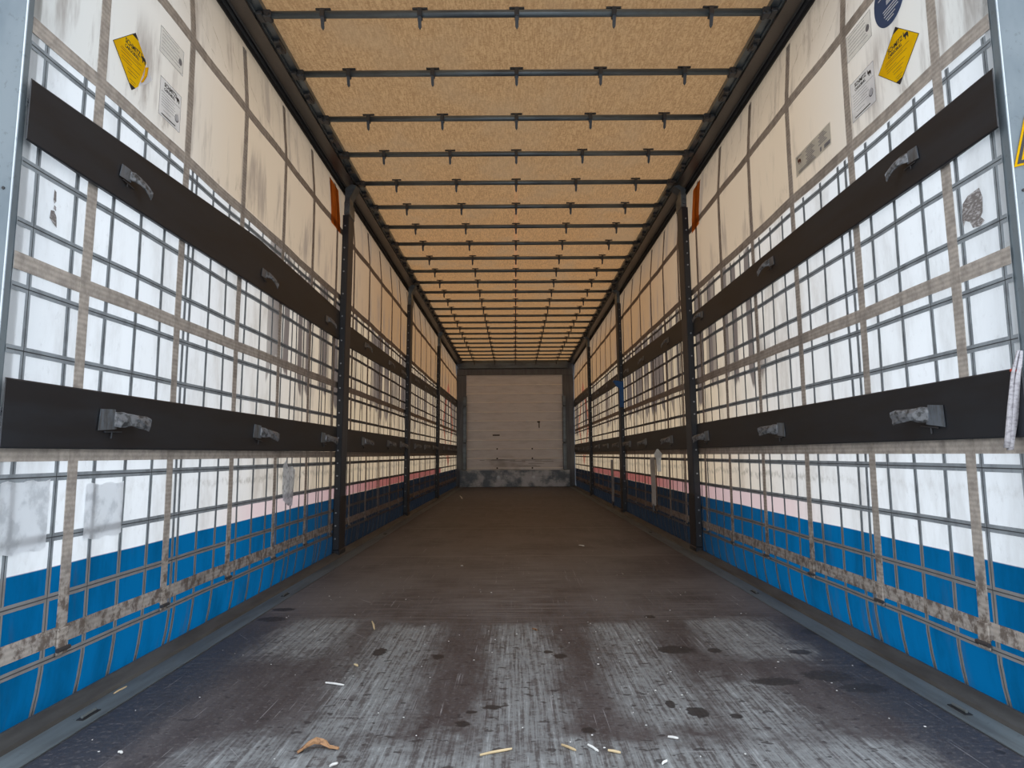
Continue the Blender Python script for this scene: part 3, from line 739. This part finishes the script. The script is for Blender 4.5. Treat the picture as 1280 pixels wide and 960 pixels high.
# warning triangle on right pillar
t = empty('warning_sticker', label='yellow warning triangle with black border on the right rear pillar', cat='sticker')
t.matrix_world = Matrix.Translation((1.321, 1.7605, 1.469)) @ Matrix(((1, 0, 0), (0, 0, -1), (0, 1, 0))).to_4x4() @ Matrix.Rotation(math.radians(14), 4, 'Z')
def tri(r_): return [(-r_*.87, -r_*.5), (r_*.87, -r_*.5), (0, r_)]
bm = nb(); poly_plate(bm, tri(.085), .001); obj('sheet', bm, M['yellow'], t)
bm = nb(); A_ = tri(.074); B_ = tri(.058)
for k in range(3):
    q4 = [A_[k], A_[(k+1) % 3], B_[(k+1) % 3], B_[k]]; poly_plate(bm, q4, .0016)
obj('black_border', bm, M['ink'], t)
text_mesh('exclamation_mark', '!', .07, M['ink'], t, (0, .0, .0011), 'CENTER', bold=.002)
# repair patches on left curtain
def patch(y0, y1, z0, z1, lab):
    r = empty('repair_patch', label=lab, cat='patch'); yc, zc = (y0+y1)/2, (z0+z1)/2; r.matrix_world = frame(-1, yc, zc, .0062)
    bm = nb(); w, h = (y1-y0)/2, (z1-z0)/2
    N = 8; g = [[bm.verts.new((-w+2*w*i/N, -h+2*h*j/N+.004*math.sin(i*1.7), .0004*math.sin(i*2+j))) for j in range(N+1)] for i in range(N+1)]
    for i in range(N):
        for j in range(N): bm.faces.new((g[i][j], g[i+1][j], g[i+1][j+1], g[i][j+1]))
    obj('film', bm, M['clear_patch'], r)
patch(1.74, 1.925, .455, .63, 'whitish translucent repair patch on the left curtain beside the pillar')
patch(2.085, 2.285, .455, .613, 'whitish translucent repair patch right of the first strap on the left curtain')
# orange film near first posts
for s, ya, yb2 in ((-1, 4.66, 4.92), (1, 4.74, 4.96)):
    bm = nb(); grid_strip(bm, s, lin(ya, yb2, 4), lin(2.24, 2.56, 3), .0075); bmesh.ops.solidify(bm, geom=bm.faces[:], thickness=.0008)
    tag(obj('orange_film_patch', bm, M['orange']), 'orange film patch on the %s curtain beside the nearest post top' % SIDE[s], 'patch')

# ------------------------------------------------------------------ loose bits on the walls
# folded strap by right pillar
t = empty('hanging_strap', (1.205, 1.80, .70), label='pale woven strap hanging folded beside the right rear pillar', cat='strap')
bm = nb(); ribbon(bm, [((.012, -.05, .235), (.010, .012, 0), (.003, -.002, 0)), ((.006, -.035, .18), (.014, .012, 0), (.004, -.003, 0)), ((.0, -.02, .10), (.014, .014, 0), (.004, -.003, 0)), ((-.006, -.01, .03), (.013, .014, 0), (.005, -.004, 0)), ((-.008, -.006, .0), (.012, .014, 0), (.006, -.005, 0))], seed=1, jit=.001)
obj('near_leg', bm, M['cloth_strap'], t, True)
bm = nb(); ribbon(bm, [((.022, -.045, .235), (.010, .012, 0), (.003, -.002, 0)), ((.018, -.03, .16), (.014, .010, 0), (.003, -.003, 0)), ((.014, -.012, .07), (.014, .010, 0), (.003, -.003, 0)), ((.008, -.004, .02), (.012, .012, 0), (.004, -.004, 0)), ((.0, -.004, -.006), (.010, .012, 0), (.006, -.005, 0))], seed=2, jit=.001)
obj('far_leg', bm, M['cloth_strap'], t, True)
bm = nb(); box(bm, -.004, .016, -.042, -.036, .185, .192); obj('red_tag', bm, simple('red_thread', (.5, .05, .03)), t)
# plastic scrap left
t = empty('plastic_scrap', label='crumpled grey plastic scrap stuck low on the left curtain', cat='plastic scrap'); t.matrix_world = frame(-1, 3.92, .55, .012)
bm = nb(); O = [(-.09, .09), (-.05, .12), (-.01, .08), (.07, .085), (.12, .06), (.11, -.06), (.08, -.13), (.02, -.125), (-.07, -.09), (-.10, -.03)]
cv = bm.verts.new((0, 0, .008)); ring = [bm.verts.new((a, b, .003*math.sin(k*2.3))) for k, (a, b) in enumerate(O)]; ring2 = [bm.verts.new((a*.55, b*.55, .006+.005*math.sin(k*1.9))) for k, (a, b) in enumerate(O)]
for k in range(10):
    j = (k+1) % 10; bm.faces.new((ring[k], ring[j], ring2[j], ring2[k])); bm.faces.new((ring2[k], ring2[j], cv))
obj('film', bm, film('grey_plastic', (.66, .69, .73), (.40, .42, .46), .45, (40, 40, 40)), t)
# dangling straps in right bays
def dangle(y, z0, z1, w, mat, lab, hook, x=1.195):
    t = empty('dangling_strap', (x, y, z0), label=lab, cat='strap')
    bm = nb(); n_ = 6; ribbon(bm, [((.006*math.sin(k), .01*math.sin(k*1.3), (z1-z0)*k/n_), (0, w, 0), (.0016, 0, 0)) for k in range(n_+1)] if False else [((.004*math.sin(k), .01*math.sin(k*1.3), (z1-z0)*k/n_), (w*.8, -w*.5, 0), (.0008, .0014, 0)) for k in range(n_+1)]); obj('band', bm, mat, t)
    if hook:
        bm = nb(); cyl(bm, (0, 0, -.05), (0, .01, .01), .012, 8); cyl(bm, (0, .0, -.05), (.0, -.04, -.06), .01, 8, r2=.006); obj('hook', bm, M['dark_steel'], t)
dangle(6.42, .24, .66, .022, simple('khaki_webbing', (.30, .27, .24), .8), 'grey webbing strap with dark hook hanging in the second right bay', True)
dangle(9.1, .10, .62, .018, simple('grey_webbing', (.24, .23, .23), .8), 'thin grey strap hanging low in the third right bay', True)
t = empty('blue_strap', (1.212, 8.252, 1.22), label='blue strap tied around the middle right post between the board rows', cat='strap')
bm = nb(); box(bm, -.028, .022, -.001, .002, 0, .30, .0008); obj('band', bm, M['blue_strap'], t)
bm = nb(); ribbon(bm, [((-.028, 0, .26), (0, 0, .045), (0, .002, 0)), ((-.06, -.006, .275), (0, 0, .035), (0, .002, 0)), ((-.095, .004, .30), (0, 0, .008), (0, .002, 0))]); obj('loose_end', bm, M['blue_strap'], t)
t = empty('paper_scrap', (1.19, 6.15, .60), label='small white paper scrap under the second right lower board', cat='scrap')
bm = nb(); ribbon(bm, [((-.01, -.04, .13), (.006, 0, 0), (0, .001, 0)), ((0, -.01, .09), (.030, -.02, 0), (.0006, .001, 0)), ((.006, .01, .04), (.018, -.01, 0), (.0006, .001, 0)), ((.012, .02, -.06), (.014, -.01, 0), (.0006, .001, 0))]); obj('paper', bm, M['chip'], t)

# ------------------------------------------------------------------ litter on the deck
import math as _m
def px_floor(px, py):
    d = fwd + r2*(px-643)/900 - u2*(py-450)/900
    k = (FZ-.69)/d.z; return -.02+d.x*k, d.y*k
def straw(px, py, px2, py2, w, mat, lab, cat='straw', nm='straw_piece', h=.003):
    a = px_floor(px, py); b = px_floor(px2, py2)
    cxm, cym = (a[0]+b[0])/2, (a[1]+b[1])/2
    t_ = empty(nm, (cxm, cym, FZ+.001), label=lab, cat=cat) if False else None
    bm = nb(); A_ = Vector((a[0]-cxm, a[1]-cym, h)); B_ = Vector((b[0]-cxm, b[1]-cym, h)); d = (B_-A_); s_ = Vector((-d.y, d.x, 0)).normalized()*w
    ribbon(bm, [(A_, s_*.6, (0, 0, h*.8)), (A_.lerp(B_, .4)+s_*.5, s_, (0, 0, h)), (A_.lerp(B_, .8), s_*.9, (0, 0, h)), (B_, s_*.4, (0, 0, h*.7))])
    tag(obj(nm, bm, mat, loc=(cxm, cym, FZ+.001)), lab, cat)
straw(702, 933, 720, 940, .0025, M['straw'], 'pale straw bit left of the pair at the front of the deck centre')
straw(735, 933, 748, 941, .0025, M['chip'], 'white splinter second from left at the front of the deck')
straw(760, 940, 776, 943, .002, M['straw'], 'straw bit lying flat right of the white splinter')
straw(828, 957, 834, 953, .003, M['chip'], 'short pale splinter near the bottom edge of the deck')
straw(600, 946, 640, 938, .0025, M['straw'], 'long pale straw just left of the deck centre line')
straw(412, 960, 422, 956, .003, M['chip'], 'white splinter at the bottom edge left of centre')
straw(142, 869, 158, 860, .003, M['straw'], 'straw piece lying against the left deck edge strip')
straw(407, 855, 430, 858, .003, M['chip'], 'white bent splinter in the left dark patch of deck', 'splinter', 'splinter')
straw(465, 778, 468, 788, .004, M['straw'], 'short straw upright in view on the left worn patch')
straw(835, 923, 848, 925, .0035, M['chip'], 'white wood splinter right of the centre on the worn track', 'splinter', 'splinter')
straw(575, 620, 578, 624, .012, M['chip'], 'small white slip of paper near the bulkhead at left', 'scrap', 'paper_slip')
straw(148, 942, 153, 943, .004, M['chip'], 'small white chip on the dark deck at lower left', 'chip', 'wood_chip')
straw(724, 682, 730, 683, .010, M['chip'], 'white chip in the middle of the deck', 'chip', 'wood_chip')
straw(576, 708, 579, 708, .008, M['chip'], 'white speck of wood left of the deck centre', 'chip', 'wood_chip')
straw(666, 787, 671, 789, .006, M['bark'], 'orange brown crumb on the deck centre', 'crumb', 'bark_crumb')
straw(443, 832, 447, 834, .005, M['straw'], 'small yellow chip on the left worn patch', 'chip', 'wood_chip')
# curled dry leaf
a = px_floor(400, 938)
bm = nb(); ribbon(bm, [((-.045, -.012, .004), (.002, .012, 0), (0, 0, .003)), ((-.03, .0, .012), (.0, .014, 0), (0, 0, .005)), ((-.012, .010, .018), (.004, .010, 0), (0, 0, .006)), ((.004, .014, .014), (.006, .006, 0), (0, 0, .005)), ((.02, .004, .006), (.0, .006, 0), (0, 0, .003)), ((.042, .002, .004), (0, .004, 0), (0, 0, .002))], seed=4, jit=.002)
tag(obj('dry_leaf', bm, M['bark'], loc=(a[0], a[1], FZ)), 'curled brown dry leaf at the lower left of the deck', 'leaf')
# uncountable crumbs
bm = nb(); rg = random.Random(21)
for k in range(150):
    y = 1.68+abs(rg.gauss(0, 1))*1.5; x = rg.uniform(-1.05, 1.05)
    if y > 9: continue
    r_ = rg.uniform(.0008, .0022)
    m_ = bmesh.ops.create_icosphere(bm, subdivisions=1, radius=r_)
    sc = Vector((rg.uniform(.7, 2.2), rg.uniform(.7, 2.2), .6))
    for v in m_['verts']: v.co = Vector((v.co.x*sc.x+x, v.co.y*sc.y+y, v.co.z*sc.z+FZ+r_*.6))
tag(obj('deck_crumbs', bm, M['chip']), 'pale crumbs and dust scattered over the plywood deck', 'crumbs', kind='stuff')
